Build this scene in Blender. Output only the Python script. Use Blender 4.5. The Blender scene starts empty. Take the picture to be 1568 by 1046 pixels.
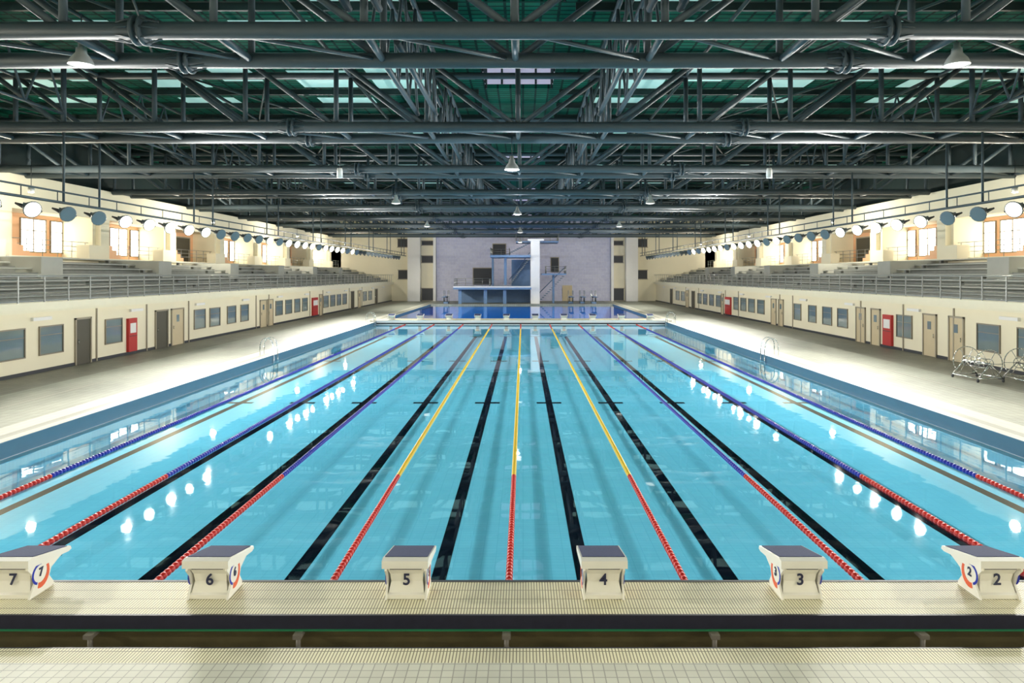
import bpy, math, random
from mathutils import Vector, Matrix
random.seed(4)
S=bpy.context.scene
CX=-0.2; CAMZ=4.11; WZ=-0.26
Y0=9.15; Y1=59.15; YB=105.0; YN=-8.0
# ---------------------------------------------------------------- materials
def mat(name,col,rough=0.5,metal=0.0,emit=None,es=0.0,noise=0.0,nscale=3.0,spec=0.5,bump=0.0,bscale=20):
    m=bpy.data.materials.new(name); m.use_nodes=True; nt=m.node_tree; b=nt.nodes['Principled BSDF']
    b.inputs['Base Color'].default_value=(*col,1); b.inputs['Roughness'].default_value=rough
    b.inputs['Metallic'].default_value=metal; b.inputs['Specular IOR Level'].default_value=spec
    tc=nt.nodes.new('ShaderNodeTexCoord')
    if noise>0:
        n=nt.nodes.new('ShaderNodeTexNoise'); n.inputs['Scale'].default_value=nscale; n.inputs['Detail'].default_value=5
        r=nt.nodes.new('ShaderNodeMapRange'); r.inputs['To Min'].default_value=1-noise; r.inputs['To Max'].default_value=1+noise
        mx=nt.nodes.new('ShaderNodeMix'); mx.data_type='RGBA'; mx.blend_type='MULTIPLY'; mx.inputs[0].default_value=1
        mx.inputs[6].default_value=(*col,1)
        nt.links.new(tc.outputs['Object'],n.inputs['Vector']); nt.links.new(n.outputs['Fac'],r.inputs['Value'])
        nt.links.new(r.outputs[0],mx.inputs[7]); nt.links.new(mx.outputs[2],b.inputs['Base Color'])
    if bump>0:
        n2=nt.nodes.new('ShaderNodeTexNoise'); n2.inputs['Scale'].default_value=bscale
        bp=nt.nodes.new('ShaderNodeBump'); bp.inputs['Strength'].default_value=bump; bp.inputs['Distance'].default_value=0.02
        nt.links.new(tc.outputs['Object'],n2.inputs['Vector']); nt.links.new(n2.outputs['Fac'],bp.inputs['Height']); nt.links.new(bp.outputs[0],b.inputs['Normal'])
    if emit: b.inputs['Emission Color'].default_value=(*emit,1); b.inputs['Emission Strength'].default_value=es
    return m
def brick(name,c1,c2,mort,bw,rh,ms,rough=0.4,axes='XY',offset=0.0,noise=0.15,nscale=0.6,spec=0.5):
    m=bpy.data.materials.new(name); m.use_nodes=True; nt=m.node_tree; b=nt.nodes['Principled BSDF']
    tc=nt.nodes.new('ShaderNodeTexCoord'); sp=nt.nodes.new('ShaderNodeSeparateXYZ'); cb=nt.nodes.new('ShaderNodeCombineXYZ')
    nt.links.new(tc.outputs['Object'],sp.inputs[0])
    nt.links.new(sp.outputs[axes[0]],cb.inputs[0]); nt.links.new(sp.outputs[axes[1]],cb.inputs[1])
    br=nt.nodes.new('ShaderNodeTexBrick'); br.offset=offset; br.inputs['Scale'].default_value=1
    br.inputs['Brick Width'].default_value=bw; br.inputs['Row Height'].default_value=rh; br.inputs['Mortar Size'].default_value=ms
    br.inputs['Mortar Smooth'].default_value=0.1
    br.inputs['Color1'].default_value=(*c1,1); br.inputs['Color2'].default_value=(*c2,1); br.inputs['Mortar'].default_value=(*mort,1)
    nt.links.new(cb.outputs[0],br.inputs['Vector'])
    n=nt.nodes.new('ShaderNodeTexNoise'); n.inputs['Scale'].default_value=nscale; n.inputs['Detail'].default_value=6
    nt.links.new(tc.outputs['Object'],n.inputs['Vector'])
    r=nt.nodes.new('ShaderNodeMapRange'); r.inputs['To Min'].default_value=1-noise; r.inputs['To Max'].default_value=1+noise
    nt.links.new(n.outputs['Fac'],r.inputs['Value'])
    mx=nt.nodes.new('ShaderNodeMix'); mx.data_type='RGBA'; mx.blend_type='MULTIPLY'; mx.inputs[0].default_value=1
    nt.links.new(br.outputs['Color'],mx.inputs[6]); nt.links.new(r.outputs[0],mx.inputs[7]); nt.links.new(mx.outputs[2],b.inputs['Base Color'])
    b.inputs['Roughness'].default_value=rough; b.inputs['Specular IOR Level'].default_value=spec
    return m
def water(name,tint,ior=1.33,bump=0.03):
    m=bpy.data.materials.new(name); m.use_nodes=True; nt=m.node_tree; nt.nodes.remove(nt.nodes['Principled BSDF'])
    out=nt.nodes['Material Output']
    tr=nt.nodes.new('ShaderNodeBsdfTransparent'); tr.inputs[0].default_value=(*tint,1)
    gl=nt.nodes.new('ShaderNodeBsdfGlossy'); gl.inputs['Roughness'].default_value=0.02; gl.inputs['Color'].default_value=(1,1,1,1)
    fr=nt.nodes.new('ShaderNodeFresnel')
    ge=nt.nodes.new('ShaderNodeNewGeometry'); mr=nt.nodes.new('ShaderNodeMapRange')
    mr.inputs['To Min'].default_value=ior; mr.inputs['To Max'].default_value=1/ior   # single-sided film: same interface from either side
    nt.links.new(ge.outputs['Backfacing'],mr.inputs['Value']); nt.links.new(mr.outputs[0],fr.inputs['IOR'])
    tc=nt.nodes.new('ShaderNodeTexCoord'); n=nt.nodes.new('ShaderNodeTexNoise'); n.inputs['Scale'].default_value=0.9; n.inputs['Detail'].default_value=2
    bp=nt.nodes.new('ShaderNodeBump'); bp.inputs['Strength'].default_value=bump; bp.inputs['Distance'].default_value=0.1
    nt.links.new(tc.outputs['Object'],n.inputs['Vector']); nt.links.new(n.outputs['Fac'],bp.inputs['Height'])
    nt.links.new(bp.outputs[0],gl.inputs['Normal'])
    mx=nt.nodes.new('ShaderNodeMixShader'); nt.links.new(fr.outputs[0],mx.inputs[0]); nt.links.new(tr.outputs[0],mx.inputs[1]); nt.links.new(gl.outputs[0],mx.inputs[2])
    nt.links.new(mx.outputs[0],out.inputs['Surface'])
    return m
M={}
M['cream']=mat('cream_plaster',(0.88,0.82,0.64),0.7,noise=0.05,nscale=0.5,spec=0.3)
M['ledge']=mat('ledge_cream',(0.88,0.84,0.68),0.6,noise=0.04,spec=0.3)
M['orange']=mat('peach_plaster',(0.86,0.50,0.29),0.6,noise=0.08,nscale=0.6)
M['white']=mat('white_paint',(0.84,0.84,0.84),0.45,noise=0.03)
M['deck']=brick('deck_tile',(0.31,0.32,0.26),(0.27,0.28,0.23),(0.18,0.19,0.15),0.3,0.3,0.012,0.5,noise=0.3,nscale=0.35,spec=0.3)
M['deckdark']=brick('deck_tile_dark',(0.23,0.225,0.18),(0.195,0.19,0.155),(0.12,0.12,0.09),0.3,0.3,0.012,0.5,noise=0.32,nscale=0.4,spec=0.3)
M['coping']=brick('coping_tile',(0.54,0.53,0.43),(0.50,0.49,0.40),(0.32,0.31,0.26),0.25,0.25,0.008,0.45,noise=0.08,spec=0.3)
M['neartile']=brick('near_deck_tile',(0.70,0.69,0.58),(0.64,0.63,0.53),(0.38,0.37,0.31),0.12,0.12,0.006,0.45,noise=0.14,nscale=1.5,spec=0.3)
M['grate']=brick('overflow_grate',(0.86,0.81,0.58),(0.82,0.77,0.54),(0.24,0.21,0.13),0.036,0.24,0.006,0.5,noise=0.18,nscale=1.2,spec=0.3)
M['gutter']=brick('gutter_grate',(0.42,0.41,0.34),(0.38,0.37,0.31),(0.16,0.16,0.13),0.6,0.05,0.01,0.5,noise=0.08,spec=0.3)
M['gap']=mat('shaded_channel',(0.14,0.115,0.05),0.3,noise=0.4,nscale=3)  # brown-olive colour includes the bulkhead's shade over the channel
M['pool']=brick('pool_tile',(0.21,0.70,0.93),(0.20,0.67,0.91),(0.16,0.60,0.84),0.25,0.125,0.006,0.9,noise=0.07,nscale=0.5,spec=0.0)
M['edgerefl']=mat('painted_edge_reflection',(0.05,0.15,0.24),0.4,noise=0.08)  # dark blue colour imitates the reflection along the pool edge
M['black']=mat('lane_marking_tile',(0.003,0.006,0.014),0.9,noise=0.2,spec=0.0)
M['poold']=mat('diving_pool_tile',(0.04,0.40,1.0),0.9,noise=0.08,spec=0.0)
M['mauve']=brick('mauve_mosaic',(0.62,0.63,0.80),(0.54,0.55,0.74),(0.66,0.67,0.80),0.8,0.5,0.02,0.5,axes='XZ',offset=0.5,noise=0.14,nscale=3,spec=0.3)
M['steel']=mat('truss_steel',(0.058,0.084,0.102),0.5,0.1,noise=0.15,nscale=2,spec=0.4)
M['steeld']=mat('bracing_steel',(0.02,0.036,0.036),0.55,0.1,noise=0.15,spec=0.3)
M['roof']=brick('roof_green_netting',(0.003,0.085,0.055),(0.005,0.11,0.072),(0.0015,0.025,0.02),0.6,0.35,0.05,0.8,noise=0.6,nscale=0.8,spec=0.1)
M['sky']=mat('skylight_panel',(0.3,0.5,0.47),0.6,emit=(0.36,0.62,0.58),es=0.5,noise=0.1)
M['lantern']=mat('lantern_glass',(0.5,0.48,0.58),0.6,emit=(0.70,0.68,0.86),es=0.3)
M['glass']=mat('window_glass',(0.16,0.22,0.24),0.06,noise=0.3,nscale=0.7,spec=1.0)
M['daylight']=mat('daylit_window',(1,1,1),0.3,emit=(1.0,0.98,0.9),es=5)
M['frame']=mat('window_frame',(0.24,0.21,0.16),0.5)
M['door']=mat('door_leaf',(0.62,0.52,0.34),0.5,noise=0.05)
M['doord']=mat('door_leaf_dark',(0.07,0.065,0.045),0.5)
M['doorf']=mat('door_frame_grey',(0.33,0.29,0.22),0.45)
M['red']=mat('fire_cabinet_red',(0.50,0.02,0.02),0.4)
M['dark']=mat('dark_trim',(0.025,0.03,0.04),0.5)
M['edge']=mat('bulkhead_edge',(0.02,0.02,0.035),0.45,noise=0.3,nscale=10)
M['green']=mat('green_line',(0.02,0.25,0.10),0.4)
M['chrome']=mat('chrome',(0.72,0.74,0.75),0.15,1.0)
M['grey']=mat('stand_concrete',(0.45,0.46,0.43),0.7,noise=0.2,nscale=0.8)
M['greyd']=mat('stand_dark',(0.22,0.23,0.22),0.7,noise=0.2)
M['rail']=mat('rail_metal',(0.38,0.40,0.40),0.35,0.7)
M['blue']=mat('platform_blue',(0.13,0.23,0.40),0.5,noise=0.12)
M['fiber']=mat('block_fibreglass',(0.84,0.82,0.74),0.35,noise=0.04)
M['pad']=mat('block_pad',(0.05,0.065,0.14),0.8,noise=0.3,nscale=40,spec=0.2)
M['ink']=mat('number_ink',(0.02,0.025,0.07),0.5)
M['logo']=mat('logo_orange',(0.75,0.12,0.04),0.5)
M['rred']=mat('float_red',(0.60,0.02,0.012),0.4)
M['ryel']=mat('float_yellow',(0.85,0.58,0.02),0.4)
M['rblu']=mat('float_blue',(0.005,0.02,0.40),0.4)
M['lamp']=mat('lamp_core',(1,1,1),0.3,emit=(1.0,0.96,0.86),es=450)
M['lampr']=mat('lamp_reflector',(0.9,0.9,0.85),0.2,emit=(1.0,0.93,0.75),es=4)
M['lampsoft']=mat('lamp_diffuser',(0.9,0.9,0.9),0.3,emit=(1.0,0.97,0.9),es=2.0)
M['house']=mat('lamp_housing',(0.16,0.20,0.23),0.4,0.3)
M['lampoff']=mat('lamp_glass_off',(0.15,0.20,0.24),0.15)
M['shade']=mat('lamp_shade',(0.55,0.56,0.56),0.35,0.4)
M['water']=water('pool_water',(0.91,0.985,1.0))
M['waterd']=water('diving_water',(0.78,0.94,1.0))
# ---------------------------------------------------------------- builder
class MB:
    def __init__(s): s.v=[]; s.f=[]; s.m=[]; s.mats=[]; s.sm=[]
    def mi(s,k):
        if k not in s.mats: s.mats.append(k)
        return s.mats.index(k)
    def face(s,idx,k,smooth=False): s.f.append(idx); s.m.append(s.mi(k)); s.sm.append(smooth)
    def quad(s,a,b,c,d,k):
        n=len(s.v); s.v+= [tuple(a),tuple(b),tuple(c),tuple(d)]; s.face((n,n+1,n+2,n+3),k)
    def box(s,x0,x1,y0,y1,z0,z1,k,top=None):
        x0,x1=min(x0,x1),max(x0,x1); y0,y1=min(y0,y1),max(y0,y1)
        n=len(s.v)
        s.v+=[(x0,y0,z0),(x1,y0,z0),(x1,y1,z0),(x0,y1,z0),(x0,y0,z1),(x1,y0,z1),(x1,y1,z1),(x0,y1,z1)]
        for i,q in enumerate([(0,3,2,1),(4,5,6,7),(0,1,5,4),(1,2,6,5),(2,3,7,6),(3,0,4,7)]):
            s.face(tuple(n+j for j in q),top if (top and i==1) else k)
    def tube(s,p,q,r,k,n=8,r2=None,caps=True):
        p=Vector(p); q=Vector(q); d=(q-p)
        if d.length<1e-6: return
        d.normalize(); a=Vector((0,0,1)) if abs(d.z)<0.9 else Vector((1,0,0))
        u=d.cross(a).normalized(); w=d.cross(u); r2=r if r2 is None else r2
        b=len(s.v)
        for c,rr in ((p,r),(q,r2)):
            for i in range(n):
                t=2*math.pi*i/n; s.v.append(tuple(c+u*math.cos(t)*rr+w*math.sin(t)*rr))
        for i in range(n):
            j=(i+1)%n; s.face((b+i,b+j,b+n+j,b+n+i),k,True)
        if caps:
            s.face(tuple(b+i for i in reversed(range(n))),k); s.face(tuple(b+n+i for i in range(n)),k)
    def path(s,pts,r,k,n=8):
        for a,b in zip(pts[:-1],pts[1:]): s.tube(a,b,r,k,n)
    def lathe(s,prof,k,o=(0,0,0),axis='Z',n=16,mats=None):
        b=len(s.v); o=Vector(o)
        for r,h in prof:
            for i in range(n):
                t=2*math.pi*i/n; c,sn=r*math.cos(t),r*math.sin(t)
                p=(c,sn,h) if axis=='Z' else ((c,h,sn) if axis=='Y' else (h,c,sn))
                s.v.append(tuple(o+Vector(p)))
        for j in range(len(prof)-1):
            kk=mats[j] if mats else k
            for i in range(n):
                i2=(i+1)%n; s.face((b+j*n+i,b+j*n+i2,b+(j+1)*n+i2,b+(j+1)*n+i),kk,True)
    def ring(s,c,R,r,k,axis='Y',n=28,m=6):
        pts=[]
        for i in range(n+1):
            t=2*math.pi*i/n
            o=(R*math.cos(t),0,R*math.sin(t)) if axis=='Y' else (0,R*math.cos(t),R*math.sin(t))
            pts.append(Vector(c)+Vector(o))
        s.path(pts,r,k,m)
    def poly(s,pts,x0,x1,k):   # extrude (y,z) polygon along x
        b=len(s.v); n=len(pts)
        for x in (x0,x1):
            for y,z in pts: s.v.append((x,y,z))
        s.face(tuple(b+i for i in range(n)),k); s.face(tuple(b+n+i for i in reversed(range(n))),k)
        for i in range(n):
            j=(i+1)%n; s.face((b+i,b+j,b+n+j,b+n+i),k)
    def mesh(s,name):
        me=bpy.data.meshes.new(name); me.from_pydata(s.v,[],s.f)
        for k in s.mats: me.materials.append(M[k])
        me.polygons.foreach_set('material_index',s.m); me.polygons.foreach_set('use_smooth',s.sm); me.update()
        return me
    def obj(s,name,loc=(0,0,0)):
        o=bpy.data.objects.new(name,s.mesh(name)); o.location=loc; S.collection.objects.link(o)
        return o
def inst(name,me,loc,rot=(0,0,0),parent=None):
    o=bpy.data.objects.new(name,me); o.location=loc; o.rotation_euler=rot; S.collection.objects.link(o)
    if parent: o.parent=parent
    return o
def text(body,size,k,loc,rot,parent,name='number'):
    c=bpy.data.curves.new(name,'FONT'); c.body=body; c.size=size; c.align_x='CENTER'; c.align_y='CENTER'; c.extrude=0.003; c.offset=0.004
    c.materials.append(M[k]); o=bpy.data.objects.new(name,c); o.location=loc; o.rotation_euler=rot; S.collection.objects.link(o); o.parent=parent
    return o
PL=CX-12.5; PR=CX+12.5; WL=-20.2; WR=20.4
DY0=63.5; DY1=93.5
# ---------------------------------------------------------------- floor / decks
b=MB()
for sx,pe,we in ((-1,PL,WL),(1,PR,WR)):
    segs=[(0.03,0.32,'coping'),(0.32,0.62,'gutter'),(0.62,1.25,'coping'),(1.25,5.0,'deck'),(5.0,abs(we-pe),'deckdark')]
    b.box(pe,pe+sx*0.03,YN,YB,-0.4,0,'edgerefl')
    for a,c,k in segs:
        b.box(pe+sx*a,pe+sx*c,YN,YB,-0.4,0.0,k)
    b.box(pe+sx*3.3,pe+sx*3.45,YN,YB,-0.01,0.002,'gutter')
b.box(PL,PR,YN,7.22,-0.4,0,'neartile')
b.box(PL,PR,7.22,7.5,-0.4,0,'grate')
b.box(PL,PR,7.5,8.35,-0.9,-0.55,'gap')
b.box(PL,PR,Y1+1.9,DY0,-0.4,0,'coping')
b.box(PL,PR,DY1,YB,-0.4,0,'deck')
b.obj('floor')
# basins
b=MB()
F=WZ-0.85
b.box(PL-0.2,PR+0.2,8.4,Y1+2,F-0.2,F,'pool')
for x0,x1 in ((PL-0.25,PL),(PR,PR+0.25)):
    b.box(x0,x1,8.4,Y1+2,F,WZ-0.25,'pool')
b.box(PL,PR,8.6,8.95,F,-0.56,'pool')
b.box(PL,PR,Y1,Y1+1.9,F,-0.36,'pool')
for i in range(10):
    x=CX-11.25+2.5*i
    b.box(x-0.13,x+0.13,11.0,Y1-2,F,F+0.004,'black')
    b.box(x-0.5,x+0.5,10.8,11.05,F,F+0.005,'black')
    for yy in (27.7,41.0,Y1-2): b.box(x-0.5,x+0.5,yy-0.14,yy+0.14,F,F+0.005,'black')
    b.box(x-0.13,x+0.13,Y1-0.006,Y1,F+0.3,WZ-0.12,'black')
b.obj('swimming_pool_basin')
b=MB()
b.box(PL,PR,DY0,DY1,-2.2,-2.0,'poold')
for q in ((PL-0.2,PL,DY0,DY1),(PR,PR+0.2,DY0,DY1),(PL,PR,DY0-0.2,DY0),(PL,PR,DY1,DY1+0.2)): b.box(*q,-2.0,-0.4,'poold')
b.obj('diving_pool_basin')
b=MB(); b.quad((PL,8.9,WZ),(PR,8.9,WZ),(PR,Y1,WZ),(PL,Y1,WZ),'water'); b.obj('pool_water')
b=MB(); b.quad((PL,DY0,-0.15),(PR,DY0,-0.15),(PR,DY1,-0.15),(PL,DY1,-0.15),'waterd'); b.obj('diving_pool_water')
# bulkheads
b=MB()
b.box(PL,PR,8.25,Y0-0.03,-0.06,0,'edge',top='grate')
b.box(PL,PR,8.215,8.25,-0.16,0.004,'edge'); b.box(PL,PR,Y0-0.03,Y0+0.02,-0.3,0.004,'dark')
b.box(PL,PR,8.24,8.27,-0.20,-0.16,'green')
b.box(PL,PR,8.4,Y0-0.05,-0.55,-0.06,'gap')
for i in range(-5,6):
    x=CX+2.5*i
    b.tube((x,8.2,-0.24),(x,8.2,-0.55),0.03,'frame'); b.box(x-0.05,x+0.05,8.14,8.3,-0.25,-0.2,'frame')
b.box(PL,PR,7.52,7.56,-0.4,-0.02,'edge')
b.obj('pool_bulkhead')
b=MB()
b.box(PL-0.6,PR+0.6,Y1,Y1+1.9,-0.10,0.12,'white',top='grate')
b.box(PL,PR,Y1-0.02,Y1,-0.22,-0.10,'dark')
b.box(PL,PR,Y1-0.01,Y1+1.0,-0.34,-0.22,'white')
b.obj('pool_bulkhead')
# ---------------------------------------------------------------- starting blocks
def block_mesh():
    b=MB()
    secs=[(0.0,0.03,0.46,0.25),(0.05,0.03,0.46,0.25),(0.07,0.06,0.42,0.225),(0.2,0.10,0.36,0.20),(0.30,0.08,0.42,0.21),(0.38,0.03,0.58,0.235),(0.42,0.02,0.62,0.235)]
    n0=len(b.v)
    for z,ya,yb,hw in secs: b.v+=[(-hw,ya,z),(hw,ya,z),(hw,yb,z-(0.06 if z>0.36 else 0)),(-hw,yb,z-(0.06 if z>0.36 else 0))]
    for j in range(len(secs)-1):
        for i in range(4):
            i2=(i+1)%4; b.face((n0+j*4+i,n0+j*4+i2,n0+j*4+4+i2,n0+j*4+4+i),'fiber')
    b.face((n0,n0+3,n0+2,n0+1),'fiber')
    b.poly([(-0.06,0.42),(-0.06,0.515),(0.02,0.53),(0.74,0.395),(0.76,0.35),(0.70,0.335),(0.0,0.405)],-0.29,0.29,'fiber')
    b.poly([(0.05,0.526),(0.05,0.533),(0.70,0.411),(0.70,0.404)],-0.27,0.27,'pad')
    for sx in (-1,1):
        b.poly([(0.0,0.0),(0.42,0.0),(0.44,0.05),(0.36,0.16),(0.40,0.25),(0.56,0.32),(0.72,0.36),(0.0,0.45),(-0.03,0.38),(0.06,0.28),(0.10,0.16),(0.03,0.06)],sx*0.235,sx*0.262,'fiber')
        pts=[(0.20+0.16*math.cos(t),0.25+0.18*math.sin(t)) for t in [math.radians(a) for a in range(-110,40,15)]]
        inner=[(0.20+0.115*math.cos(t),0.27+0.13*math.sin(t)) for t in [math.radians(a) for a in range(25,-111,-15)]]
        b.poly(pts+inner,sx*0.262,sx*0.266,'logo')
        pts=[(0.19+0.15*math.cos(t),0.26+0.14*math.sin(t)) for t in [math.radians(a) for a in range(80,260,15)]]
        inner=[(0.19+0.12*math.cos(t),0.26+0.11*math.sin(t)) for t in [math.radians(a) for a in range(245,79,-15)]]
        b.poly(pts+inner,sx*0.262,sx*0.266,'rblu')
    b.box(-0.2,0.2,0.0,0.03,0.385,0.415,'dark')
    b.tube((-0.2,0.68,0.29),(0.2,0.68,0.29),0.016,'chrome'); 
    for sx in(-1,1): b.tube((sx*0.2,0.68,0.29),(sx*0.2,0.6,0.37),0.016,'chrome')
    return b.mesh('body')
BM=block_mesh()
for far in (0,1):
    for i in range(10):
        e=bpy.data.objects.new('starting_block',None); S.collection.objects.link(e)
        x=CX+11.25-2.5*i
        e.location=(x-0.03,8.60,0.004) if not far else (x,Y1+0.62,0.124)
        if far: e.rotation_euler=(0,0,math.pi)
        inst('body',BM,(0,0,0),parent=e)
        n=str(i)
        text(n,0.20,'ink',(0,0.068,0.225),(math.radians(90),0,0),e)
        if not far:
            text(n,0.15,'ink',(0.268,0.20,0.27),(math.radians(90),0,math.radians(90)),e)
            text(n,0.15,'ink',(-0.268,0.20,0.27),(math.radians(90),0,math.radians(-90)),e)
# ---------------------------------------------------------------- lane ropes
for k in range(-4,5):
    x=CX+2.5*k; mid='ryel' if abs(k)<=1 else 'rblu'
    prof=[];ms=[]
    y=Y0+0.1; p=0.115
    while y<Y1-0.15:
        d=y-Y0; m='rred' if (d<5.6 or d>Y1-Y0-5) else mid
        prof+=[(0.02,y),(0.052,y+0.012),(0.052,y+0.065),(0.02,y+0.077)]; ms+=[m,m,m,m]
        y+=p
    b=MB(); b.lathe(prof,'rred',o=(x,0,WZ+0.012),axis='Y',n=8,mats=ms)
    b.obj('lane_rope')
# ---------------------------------------------------------------- side walls (lower)
def sidebox(b,sx,X,p0,p1,y0,y1,z0,z1,k,**kw):  # p = protrusion toward pool from wall plane X
    b.box(X-sx*p0,X-sx*p1,y0,y1,z0,z1,k,**kw)
wn=0; dn=0
for sx,X,nm in ((-1,WL,'left'),(1,WR,'right')):
    b=MB()
    sidebox(b,sx,X,-0.25,0,YN,YB,0,2.62,'cream')
    b.obj('wall_'+nm)
    b=MB()
    sidebox(b,sx,X,0,0.03,YN,YB,0,0.14,'dark'); b.obj('baseboard_'+nm)
    b=MB()
    sidebox(b,sx,X,-0.55,0.35,YN,YB,2.62,2.95,'ledge')
    sidebox(b,sx,X,0.0,0.1,YN,YB,2.52,2.62,'ledge')
    b.obj('balcony_slab_'+nm)
    if sx<0:
        wins=[(18,19.5),(20.5,22),(23,24.5),(26.0,27.6),(28.5,29.9),(33.0,34.3),(41.9,43.3),(44,45.4),(46.6,47.9),(48.8,50.1),(55.7,57.2),(58,59.5),(60.3,61.7),(62.4,63.8),(69,70.7),(71.5,73.2),(74,75.6),(76.4,78),(86,88),(89,91)]
        doors=[(30.8,31.8,1),(37.5,38.7,1),(39.2,40.5,0),(52.4,53.6,0),(54.0,55.0,0),(67.6,68.4,0),(80,81.4,1),(83.4,84.8,0),(93,94.5,1)]
        reds=[(34.75,35.5),(65.2,66.8)]; 
    else:
        wins=[(18,19.5),(20.5,22),(23,24.5),(26.6,28.1),(29.2,30.6),(35.8,37.2),(42.9,44.2),(45.1,46.4),(47.5,48.7),(50.1,51.3),(57.7,59.3),(60.1,61.7),(62.4,63.9),(64.6,66),(70.4,72),(73,74.6),(75.6,77.2),(78,79.6),(86,88),(89,91)]
        doors=[(31.6,32.6,0),(33.7,34.7,0),(39.0,39.9,0),(40.7,41.7,0),(53.5,54.4,0),(55,56,0),(69.4,70.1,0),(81,82.4,1),(84,85.4,0),(93,94.5,1)]
        reds=[(37.6,38.5),(66.8,68.6)]
    for y0,y1 in wins:
        wn+=1; b=MB(); z0,z1=0.75,1.88
        sidebox(b,sx,X,0.0,0.02,y0,y1,z0,z1,'glass')
        for q in ((y0,y1,z0-0.05,z0),(y0,y1,z1,z1+0.05),(y0-0.05,y0,z0-0.05,z1+0.05),(y1,y1+0.05,z0-0.05,z1+0.05)): sidebox(b,sx,X,0,0.06,*q,'frame')
        sidebox(b,sx,X,0,0.04,y0,y1,1.52,1.55,'frame')
        b.obj('window_%d'%wn)
    for y0,y1,dk in doors:
        dn+=1; b=MB()
        sidebox(b,sx,X,0.0,0.035,y0,y1,0.01,2.05,'doord' if dk else 'door')
        for q in ((y0-0.08,y0,0.0,2.13),(y1,y1+0.08,0.0,2.13),(y0-0.08,y1+0.08,2.05,2.13)): sidebox(b,sx,X,0,0.07,*q,'doorf')
        b.tube((X-sx*0.08,y0+0.12,0.95),(X-sx*0.08,y0+0.12,1.15),0.02,'chrome')
        if not dk: sidebox(b,sx,X,0.035,0.045,(y0+y1)/2-0.12,(y0+y1)/2+0.18,1.35,1.75,'glass')
        b.obj('door_%d'%dn)
    for y0,y1 in reds:
        b=MB(); sidebox(b,sx,X,0.001,0.14,y0,y1,0.15,1.85,'red'); sidebox(b,sx,X,0.14,0.15,y0+0.12,y1-0.12,1.1,1.6,'white'); sidebox(b,sx,X,0.14,0.15,y0+0.05,y1-0.05,0.93,0.96,'dark')
        b.obj('fire_hose_cabinet')
    b=MB()
    for yy in (25.4,32.3,36.6,41.2,51.6,54.2,64.6,68.8,79.2,85.5): sidebox(b,sx,X,0,0.05,yy-0.04,yy+0.04,0,2.5,'doorf')
    for y0 in range(14,100,7): sidebox(b,sx,X,0,0.12,y0,y0+1.1,2.18,2.32,'white'); 
    b.obj('trim_%s'%nm)
    # stands
    b=MB(); n=6; run=6.75/n; rise=1.85/n
    xi=X+sx*0.6
    xe=sx*27.97
    for i in range(n):
        x0=xi+sx*run*i
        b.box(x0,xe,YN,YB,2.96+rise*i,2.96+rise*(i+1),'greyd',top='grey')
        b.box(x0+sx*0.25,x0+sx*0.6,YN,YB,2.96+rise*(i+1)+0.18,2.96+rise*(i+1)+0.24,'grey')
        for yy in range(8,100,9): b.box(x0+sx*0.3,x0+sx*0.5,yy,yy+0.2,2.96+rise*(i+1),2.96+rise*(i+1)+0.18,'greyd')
    for yy in range(12,100,11): b.box(xi+sx*3.2,xe,yy,yy+1.6,3.5,4.98,'grey')
    b.obj('spectator_stand')
    # balcony rail
    b=MB(); xr=X-sx*0.22
    for z,r in ((4.03,0.032),(3.86,0.018),(3.2,0.018),(3.04,0.018)): b.tube((xr,YN,z),(xr,YB,z),r,'rail',8)
    y=YN+0.5
    while y<YB: 
        b.box(xr-0.02,xr+0.02,y-0.03,y+0.03,2.95,4.03,'rail'); y+=1.5
    for z in (3.36,3.52,3.68): b.tube((xr,YN,z),(xr,YB,z),0.010,'rail',5)
    b.obj('balcony_railing')
    # upper wall
    XF=sx*28.0; XB=sx*30.0
    b=MB()
    b.box(XB,XB+sx*0.2,YN,YB,4.7,12.88,'orange')
    b.box(XF,XB,YN,YB,7.75,9.7,'cream'); b.box(XF,XB,YN,YB,2.7,5.15,'cream')
    b.box(XF+sx*1.0,XB,YN,YB,9.7,12.88,'steeld')
    b.box(XF-sx*0.1,XF,YN,YB,5.0,5.15,'ledge'); 
    ks=list(range(-5,8)); pe=YN
    for k in ks:
        o=37.4+8.8*k; 
        b.box(XF,XB,pe,o,5.15,7.75,'cream'); 
        for i,(a,z) in enumerate(((0,0.9),(0.5,0.6),(1.0,0.3))): b.box(XF+sx*0.1,XF+sx*0.9,o+a,o+a+0.5,5.15,5.15+z,'orange')
        b.box(XF-sx*0.35,XF,o-1.5,o-0.6,5.15,7.4,'cream')
        b.box(XF-sx*0.8,XF,o-3.4,o-1.5,5.05,5.95,'cream')
        pe=o+7.0
    b.box(XF,XB,pe,YB,5.15,7.75,'cream')
    b.obj('wall_upper_'+nm)
    b=MB()
    for k in ks:
        o=37.4+8.8*k
        for z in (5.55,5.85,6.15): b.tube((XF+sx*0.3,o,z),(XF+sx*0.3,o+7,z),0.02,'rail',6)
        for j in range(6): b.tube((XF+sx*0.3,o+0.2+j*1.3,5.15),(XF+sx*0.3,o+0.2+j*1.3,6.15),0.02,'rail',6)
    b.obj('gallery_railing')
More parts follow.
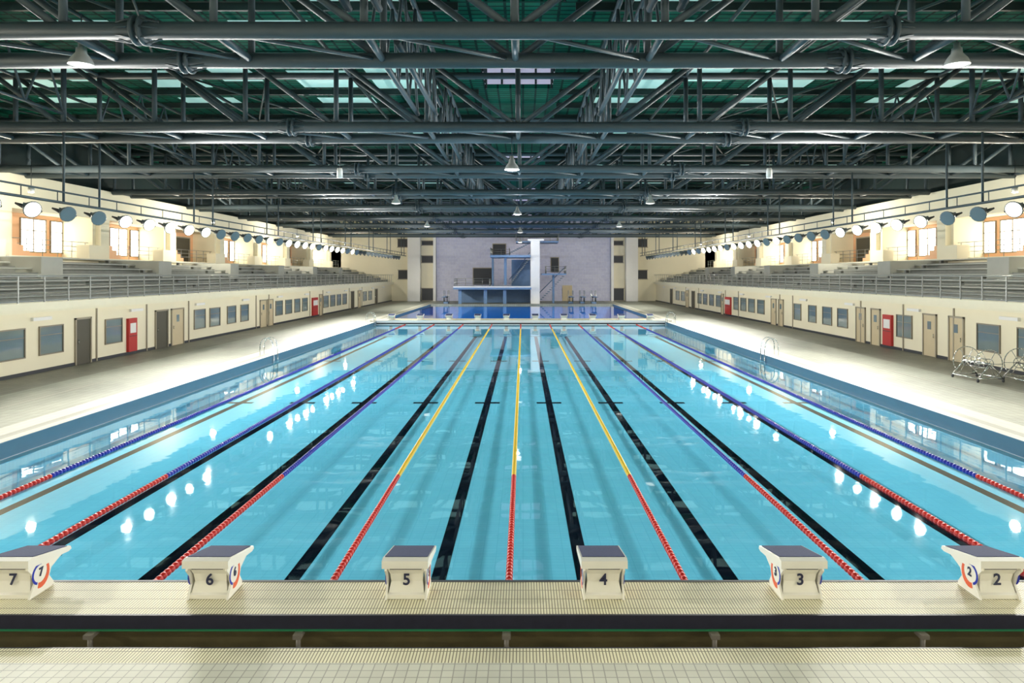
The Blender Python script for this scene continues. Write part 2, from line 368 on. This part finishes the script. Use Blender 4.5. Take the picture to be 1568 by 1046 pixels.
    for k in ks:
        wn+=1; b=MB(); y0=40.7+8.8*k; y1=y0+4.7
        if k in(2,5):
            b.box(XB-sx*0.03,XB,y0,y0+3,5.2,7.3,'doord'); b.box(XB-sx*0.07,XB,y0-0.1,y0,5.2,7.4,'doorf'); b.box(XB-sx*0.07,XB,y0+3,y0+3.1,5.2,7.4,'doorf'); b.box(XB-sx*0.07,XB,y0,y0+3,7.3,7.4,'doorf')
            b.obj('door_%d'%(20+wn)); continue
        for a,c in ((y0,y0+2.1),(y0+2.6,y1)):
            b.box(XB-sx*0.03,XB,a,c,5.5,7.45,'daylight')
            for q in ((a-0.06,a,5.45,7.5),(c,c+0.06,5.45,7.5),(a,c,5.44,5.5),(a,c,7.45,7.51),((a+c)/2-0.03,(a+c)/2+0.03,5.5,7.45),(a,c,6.75,6.8)): b.box(XB-sx*0.09,XB,*q,'frame')
        b.obj('window_%d'%wn)
# ---------------------------------------------------------------- back + near walls
def bx(px): return (px-801)*YB/1045
b=MB()
b.box(-30.2,bx(668),YB,YB+0.3,0,12.88,'cream'); b.box(bx(935),30.2,YB,YB+0.3,0,12.88,'cream')
b.box(bx(668),bx(935),YB,YB+0.3,0,12.88,'mauve')
for a,c in ((bx(626),bx(645)),(bx(957),bx(975))):
    b.box(a,c,YB-1.2,YB,0,12.8,'white')
b.box(bx(668)-0.4,bx(668),YB-0.6,YB,0,12.8,'white'); b.box(bx(935),bx(935)+0.4,YB-0.6,YB,0,12.8,'white')
b.obj('wall_back')
b=MB()
for px0,px1,z0,z1 in ((609,625,8.3,9.5),(646,665,5.9,6.9),(610,626,3.4,4.7),(646,666,0.1,1.9),(975,991,8.3,9.5),(936,954,5.9,6.9),(975,991,3.4,4.7),(936,955,0.1,1.9),(646,665,8.6,9.2),(936,954,8.6,9.2)):
    a,c=bx(px0),bx(px1)
    b.box(a,c,YB-0.05,YB,z0,z1,'dark')
    for q in ((a-0.1,c+0.1,z0-0.1,z0),(a-0.1,c+0.1,z1,z1+0.1)): b.box(q[0],q[1],YB-0.12,YB,q[2],q[3],'doorf')
for px0,px1,z0,z1 in ((725,754,2.5,5.0),(755,774,7.0,8.7),(844,855,4.4,6.6)):
    a,c=bx(px0),bx(px1); b.box(a,c,YB-0.05,YB,z0,z1,'dark'); b.box(a-0.1,c+0.1,YB-0.1,YB,z1,z1+0.12,'doorf'); b.box(a-0.1,a,YB-0.1,YB,z0,z1,'doorf'); b.box(c,c+0.1,YB-0.1,YB,z0,z1,'doorf')
a,c=bx(861),bx(876); b.box(a,c,YB-0.06,YB,0,2.4,'door')
b.obj('window_back_openings')
b=MB(); b.box(-30.2,30.2,YN-0.3,YN,0,12.88,'cream'); b.obj('wall_front')
# ---------------------------------------------------------------- diving tower
b=MB(); T=97.0
def tx(px): return (px-801)*T/1045
def rail3(b,x0,x1,y0,y1,z,front=False):
    P=[(x0,y0,z),(x0,y1,z),(x1,y1,z),(x1,y0,z)]
    for i in range(3):
        p,q=Vector(P[i]),Vector(P[i+1])
        for h in (0.35,0.7,1.05): b.tube(p+Vector((0,0,h)),q+Vector((0,0,h)),0.03,'rail',6)
        n=max(2,int((q-p).length/1.0))
        for j in range(n+1):
            a=p.lerp(q,j/n); b.tube(a,a+Vector((0,0,1.05)),0.03,'rail',6)
b.box(tx(812.5),tx(826),95.2,98.2,0,8.9,'white')
b.box(tx(808),tx(832),94.5,101,8.75,9.0,'white',top='blue'); b.box(tx(790),tx(855),96.5,101,8.6,8.8,'blue')
rail3(b,tx(790),tx(855),96.5,101,8.8)
b.box(tx(752),tx(812),94.0,101,6.45,6.75,'blue'); rail3(b,tx(752),tx(780),95,101,6.75)
b.box(tx(783),tx(812),98.5,99.2,2.3,6.2,'blue')
b.box(tx(772),tx(776),96,97,2.6,6.4,'blue'); b.box(tx(752),tx(755),99,100,2.3,6.4,'blue')
b.box(tx(697),tx(813),94.2,100,2.27,2.42,'white'); b.box(tx(697),tx(813),94.2,100,2.0,2.27,'blue')
b.box(tx(705),tx(812),99,99.3,0,2.0,'blue')
for p in (704,742,771): b.box(tx(p),tx(p+5),94.8,95.3,0,2.0,'blue')
rail3(b,tx(697),tx(750),95.5,100,2.42)
b.box(tx(829),tx(866),95,100,4.0,4.2,'blue'); rail3(b,tx(836),tx(866),96,100,4.2)
b.box(tx(846),tx(849),97,98,0,4.0,'blue')
for i in range(14):
    b.box(tx(866)-i*0.27,tx(866)-i*0.27+0.3,100.2,101.4,4.0-i*0.28,4.1-i*0.28,'blue')
for y in(100.2,101.4): b.tube((tx(866),y,5.0),(tx(866)-3.8,y,1.2),0.05,'blue')
for i in range(16):
    b.box(tx(810)-i*0.3,tx(810)-i*0.3+0.3,101.4,102.5,8.7-i*0.15,8.82-i*0.15,'blue')
for i in range(16):
    b.box(tx(780)+i*0.18,tx(780)+i*0.18+0.25,97.4,98.4,2.7+i*0.24,2.8+i*0.24,'rail')
for y in(97.4,98.4): b.tube((tx(780),y,3.4),(tx(780)+2.9,y,7.2),0.05,'blue')
b.obj('diving_tower')
for X_ in (6.7,8.3,9.9,-10.8):
    b=MB()
    b.box(-0.25,0.25,-2.4,2.4,0.98,1.03,'blue')
    b.box(-0.3,0.3,0.6,2.2,0.0,0.25,'blue')
    for s_ in(-1,1):
        b.tube((s_*0.3,0.8,0.2),(s_*0.3,0.8,1.8),0.03,'chrome'); b.tube((s_*0.3,0.8,1.8),(s_*0.3,2.4,1.8),0.03,'chrome'); b.tube((s_*0.3,2.4,1.8),(s_*0.3,2.4,0),0.03,'chrome')
        b.tube((s_*0.2,0.7,0.25),(s_*0.2,0.4,0.98),0.05,'dark')
    b.tube((-0.35,0.4,0.92),(0.35,0.4,0.92),0.07,'dark')
    b.obj('springboard',loc=(X_,94.6,0))
# ---------------------------------------------------------------- ladders
def ladder(x,y,sx):
    b=MB()
    for dy in (0,0.55):
        pts=[]
        for i in range(13):
            t=math.pi*i/12
            pts.append((x+sx*(-0.02+0.33-0.33*math.cos(t))*1.0,y+dy,0.45+0.42*math.sin(t)))
        pts=[(x-sx*0.06,y+dy,-1.0),(x-sx*0.06,y+dy,0.3)]+pts+[(x+sx*0.64,y+dy,0.0)]
        b.path(pts,0.025,'chrome',8)
    for z in (-0.35,-0.65,-0.95): b.box(x-sx*0.12,x-sx*0.03,y,y+0.55,z,z+0.04,'chrome')
    b.obj('pool_ladder')
for y in (34.6,): ladder(PL,y,-1); ladder(PR,y,1)
ladder(PL,Y1-1.2,-1); ladder(PR,Y1-1.2,1)
# ---------------------------------------------------------------- lane rope reels
def reel(x,y,rz):
    b=MB(); z=0.68
    for yy in (-0.6,0.6):
        b.ring((0,yy,z),0.55,0.018,'chrome','Y'); b.ring((0,yy,z),0.2,0.014,'chrome','Y',16)
        for i in range(6):
            t=math.pi*i/3; b.tube((0,yy,z),(0.55*math.cos(t),yy,z+0.55*math.sin(t)),0.012,'chrome',6)
        yo=yy*1.18
        for s_ in(-1,1): 
            b.tube((0,yo,z),(s_*0.5,yo,0.14),0.025,'chrome',6)
            b.tube((s_*0.5,yo,0.14),(s_*0.5,yo,0.06),0.02,'dark',6); b.lathe([(0.0,-0.02),(0.06,-0.02),(0.06,0.02),(0.0,0.02)],'dark',o=(s_*0.5,yo,0.062),axis='X',n=12)
        b.tube((-0.5,yo,0.14),(0.5,yo,0.14),0.022,'chrome',6)
    for s_ in(-1,1): b.tube((s_*0.5,-0.71,0.14),(s_*0.5,0.71,0.14),0.022,'chrome',6)
    b.tube((0,-0.75,z),(0,0.75,z),0.03,'chrome',8)
    for i in range(6):
        t=math.pi*i/3; b.tube((0.2*math.cos(t),-0.6,z+0.2*math.sin(t)),(0.2*math.cos(t),0.6,z+0.2*math.sin(t)),0.012,'chrome',6)
    o=b.obj('lane_rope_reel',loc=(x,y,0)); o.rotation_euler=(0,0,rz)
reel(17.7,26.6,0.05); reel(19.2,25.9,-0.08)
# ---------------------------------------------------------------- roof
ZB=9.71; ZT=12.3; TS=10.3; N=3.46
def truss():
    b=MB()
    xe=27.9
    for y in (0,2.2):
        b.tube((-xe,y,ZB),(xe,y,ZB),0.20,'steel',14); b.tube((-xe,y,ZT),(xe,y,ZT),0.13,'steel',10)
        for k in range(-8,9):
            x=k*N
            b.tube((x,y,ZB),(x,y,ZT),0.095,'steel',8)
            if k!=0:
                s=-1 if k<0 else 1
                b.tube((x,y,ZT),(x-s*N,y,ZB),0.095,'steel',8)
        for x in (-8.6,8.6):
            for dx in(-0.09,0.09): b.lathe([(0.2,-0.03),(0.34,-0.03),(0.34,0.03),(0.2,0.03)],'steel',o=(x+dx,y,ZB),axis='X',n=16)
            for i in range(8):
                t=2*math.pi*i/8; c,s_=math.cos(t),math.sin(t)
                for d in(-1,1): b.tube((x+d*0.12,y+0.30*c,ZB+0.30*s_),(x+d*0.5,y+0.19*c,ZB+0.19*s_),0.02,'steel',4)
    for k in range(-8,9):
        x=k*N
        b.tube((x,0,ZB),(x,2.2,ZB),0.09,'steel',8); b.tube((x,0,ZT),(x,2.2,ZT),0.06,'steel',6)
        if k<8:
            b.tube((x,0,ZB),(x+N,2.2,ZB),0.055,'steel',6)
    return b.mesh('roof_truss')
TM=truss()
def bracing():
    b=MB()
    for k in range(-8,9):
        x=k*N
        b.tube((x,2.2,ZT),(x,TS,ZT),0.07,'steeld',6)
        if k in(-5,5,-1,1):
            r=0.09 if abs(k)==1 else 0.05
            for dx in ((-0.35,0.35) if abs(k)==1 else (0,)):
                b.tube((x+dx,2.2,ZB+0.5),(x+dx,TS,ZB+0.5),r,'steel',8); 
                b.tube((x+dx,2.2,ZT),(x+dx,TS,ZT),r,'steel',8)
                n=4; L=(TS-2.2)/n
                for i in range(n):
                    y=2.2+i*L
                    b.tube((x+dx,y,ZB+0.5),(x+dx,y+L/2,ZT),0.045,'steel',6); b.tube((x+dx,y+L/2,ZT),(x+dx,y+L,ZB+0.5),0.045,'steel',6)
        if k in(-8,-4,3,7):
            b.tube((x,2.2,ZT),(x+N,TS,ZT),0.045,'steeld',6); b.tube((x+N,2.2,ZT),(x,TS,ZT),0.045,'steeld',6)
    for i in range(4):
        y=1.1+i*2.575
        for x0,x1 in ((-28,-1.9),(1.9,28)): b.box(x0,x1,y,y+0.12,ZT+0.3,ZT+0.55,'steeld')
    return b.mesh('roof_bracing')
BRM=bracing()
ys=[15.7+TS*n for n in range(-2,9)]
for y in ys:
    if y>-6: inst('roof_truss',TM,(CX,y,0))
    if y<94: inst('roof_bracing',BRM,(CX,y,0))
b=MB(); ZR=12.9
for x0,x1 in ((-30.2,CX-1.6),(CX+1.6,30.2)): b.box(x0,x1,YN-0.3,YB+0.3,ZR,ZR+0.2,'roof')
prev=YN-0.3
for yb in ys:
    a,c=yb+2.7,yb+6.3
    if a<YN: continue
    b.box(CX-1.6,CX+1.6,prev,a,ZR,ZR+0.2,'roof'); prev=c
    b.box(CX-1.7,CX+1.7,a-0.1,c+0.1,ZR+1.7,ZR+1.9,'roof')
    for s in(-1,1): b.box(CX+s*1.6,CX+s*1.65,a,c,ZR+0.2,ZR+1.7,'lantern')
    b.box(CX-1.6,CX+1.6,c,c+0.05,ZR+0.2,ZR+1.7,'lantern'); b.box(CX-1.6,CX+1.6,a-0.05,a,ZR+0.2,ZR+1.7,'lantern')
    b.box(CX-1.3,CX-0.1,a+0.4,c-0.4,ZR+1.66,ZR+1.7,'lantern'); b.box(CX+0.1,CX+1.3,a+0.4,c-0.4,ZR+1.66,ZR+1.7,'lantern')
    for i in range(5):
        y=a+i*(c-a)/4-0.04
        for s in(-1,1): b.box(CX+s*1.5,CX+s*1.58,y,y+0.1,ZR,ZR+1.7,'steeld')
    for x in (-0.8,0,0.8): b.box(CX+x-0.05,CX+x+0.05,c-0.06,c-0.01,ZR+0.2,ZR+1.7,'steeld')
b.box(CX-1.6,CX+1.6,prev,YB+0.3,ZR,ZR+0.2,'roof')
b.obj('ceiling')
b=MB()
for yb in ys:
    for k in range(-8,8):
        x=CX+k*N
        if k in(-1,0): continue
        if yb+9.2>YB-0.5 or yb<YN: continue
        if k in (-2,1): b.box(x+0.3,x+N-0.3,yb+2.6,yb+6.2,ZR-0.03,ZR-0.01,'sky')
        elif k%2: b.box(x+0.35,x+N-0.5,yb+3.4,yb+6.0,ZR-0.03,ZR-0.01,'sky')
        else: b.box(x+0.5,x+N-1.2,yb+3.0,yb+5.0,ZR-0.03,ZR-0.01,'sky')
        if k%2: b.box(x+0.35,x+N-0.35,yb+7.9,yb+9.0,ZR-0.03,ZR-0.01,'sky')
b.obj('skylight_panels')
# ---------------------------------------------------------------- floodlights
def flood(lit):
    b=MB(); 
    b.lathe([(0.0,0.36),(0.12,0.35),(0.2,0.22),(0.27,0.02),(0.30,0.0),(0.30,-0.03),(0.27,-0.03)],'house',n=16)
    b.lathe([(0.27,-0.028),(0.15,-0.032),(0.0,-0.033)],'lampr' if lit else 'lampoff',n=16)
    if lit: b.lathe([(0.15,-0.034),(0.09,-0.05),(0.0,-0.055)],'lamp',n=12)
    for s in(-1,1): b.box(s*0.31,s*0.34,-0.03,0.03,0,0.45,'dark')
    b.box(-0.34,0.34,-0.03,0.03,0.43,0.47,'dark'); b.box(-0.12,0.12,-0.1,0.1,0.30,0.42,'house')
    return b.mesh('floodlight')
FL,FU=flood(True),flood(False)
def spot(nm,e):
    sl=bpy.data.lights.new(nm,'SPOT'); sl.energy=e; sl.spot_size=math.radians(150); sl.spot_blend=0.8; sl.shadow_soft_size=0.1; sl.color=(1.0,0.975,0.92); return sl
SM=spot('floodlight_beam',2500); SF=spot('added_far_beam',1050)  # far beams are added to brighten the back wall and diving pool
LX=17.2; LZ=6.38
for sx in (-1,1):
    b=MB(); x=sx*LX+sx*0.3
    b.tube((x,YN,LZ+0.45),(x,YB-3,LZ+0.45),0.05,'steel',8); b.tube((x,YN,LZ+0.85),(x,YB-3,LZ+0.85),0.035,'steel',8)
    y=YN
    while y<YB-4: b.tube((x,y,LZ+0.45),(x,y,LZ+0.85),0.018,'steel',5); y+=1.87
    for y in ys:
        if y>-6: b.tube((x,y,LZ+0.45),(x,y,ZB),0.045,'steel',8); b.tube((x,y+2.2,LZ+0.45),(x,y+2.2,ZB),0.045,'steel',8)
    b.obj('floodlight_rail')
    i=0; y=-6.0; cnt=0
    while y<96:
        lit = (21.5<y<25.3) or (28.5<y<38) or (46<y<70 and i%5!=4) or (y<16 and i%2==0) or (74<y<88)  # lit units nearest the camera are added to brighten the foreground
        yd=0.42 if y<71 else -0.42
        z=Vector((sx*0.86,yd,0.36)).normalized()
        xa=(Vector((0,1,0))-z*z.y).normalized(); ya=z.cross(xa)
        R=Matrix((xa,ya,z)).transposed().to_euler()
        o=inst('floodlight',FL if lit else FU,(sx*LX,y,LZ),R)
        if lit:
            cnt+=1
            if cnt%2:
                l=bpy.data.objects.new('beam',SM if y<71 else SF); S.collection.objects.link(l); l.parent=o; l.location=(0,0,-0.2)
        y+=1.87; i+=1
# ---------------------------------------------------------------- pendants
def bell():
    b=MB()
    b.lathe([(0.0,0.42),(0.07,0.42),(0.08,0.30),(0.12,0.28),(0.13,0.16),(0.24,0.02),(0.30,-0.12),(0.30,-0.14),(0.28,-0.12)],'shade',n=20)
    b.lathe([(0.28,-0.12),(0.15,-0.17),(0.0,-0.18)],'lampsoft',n=20)
    b.tube((0,0,0.4),(0,0,1.15),0.012,'dark',6)
    return b.mesh('pendant_lamp')
BE=bell()
pl=bpy.data.lights.new('pendant_light','POINT'); pl.energy=450; pl.shadow_soft_size=0.12; pl.color=(0.95,0.97,1.0)
for (x,y,z,li) in [(-0.45,27.5,8.45,1),(-0.4,48,8.45,1),(-0.3,69,8.45,0),(-11.0,17.0,9.45,0),(10.8,17.0,9.45,0),(-8,43,8.7,0),(8,43,8.7,0),(-9,64,8.7,0),(9,64,8.7,0),(-0.4,90,8.45,1)]:
    o=inst('pendant_lamp',BE,(x,y,z))
    if li:
        l=bpy.data.objects.new('bulb',pl); S.collection.objects.link(l); l.parent=o; l.location=(0,0,-0.45)
gl=bpy.data.lights.new('gallery_fill','POINT'); gl.energy=950; gl.shadow_soft_size=0.2; gl.color=(1,0.92,0.74)  # added lamps that brighten the upper gallery walls
b=MB()
b.lathe([(0.0,0.22),(0.13,0.2),(0.15,0.0),(0.13,-0.12)],'shade',n=14); b.lathe([(0.13,-0.12),(0.0,-0.14)],'lampsoft',n=14); b.tube((0,0,0.2),(0,0,1.5),0.015,'dark',6)
GM=b.mesh('added_gallery_lamp')
for sx in(-1,1):
    for y in range(14,100,20):
        o=inst('added_gallery_lamp',GM,(sx*24.5,y,8.3))
        l=bpy.data.objects.new('bulb',gl); S.collection.objects.link(l); l.parent=o; l.location=(0,0,-0.4)
for x,y,z in ((-7.6,28.3,8.3),(10.2,28.3,8.3)):
    b=MB(); b.lathe([(0,0.2),(0.1,0.2),(0.12,0.1),(0.12,-0.2),(0.0,-0.2)],'white',n=14); b.tube((0,0,0.2),(0,0,1.4),0.012,'dark',6); b.obj('hanging_speaker',loc=(x,y,z))
# ---------------------------------------------------------------- world, camera
w=bpy.data.worlds.new('World'); S.world=w; w.use_nodes=True; w.node_tree.nodes['Background'].inputs[0].default_value=(0.7,0.8,0.9,1); w.node_tree.nodes['Background'].inputs[1].default_value=0.6
c=bpy.data.cameras.new('camera'); co=bpy.data.objects.new('camera',c); S.collection.objects.link(co); S.camera=co
co.location=(0,0,CAMZ); co.rotation_euler=(math.radians(90),0,0); c.lens=24; c.sensor_width=36; c.shift_y=-103/1568; c.shift_x=-17/1568; c.clip_end=500
S.view_settings.view_transform='Standard'
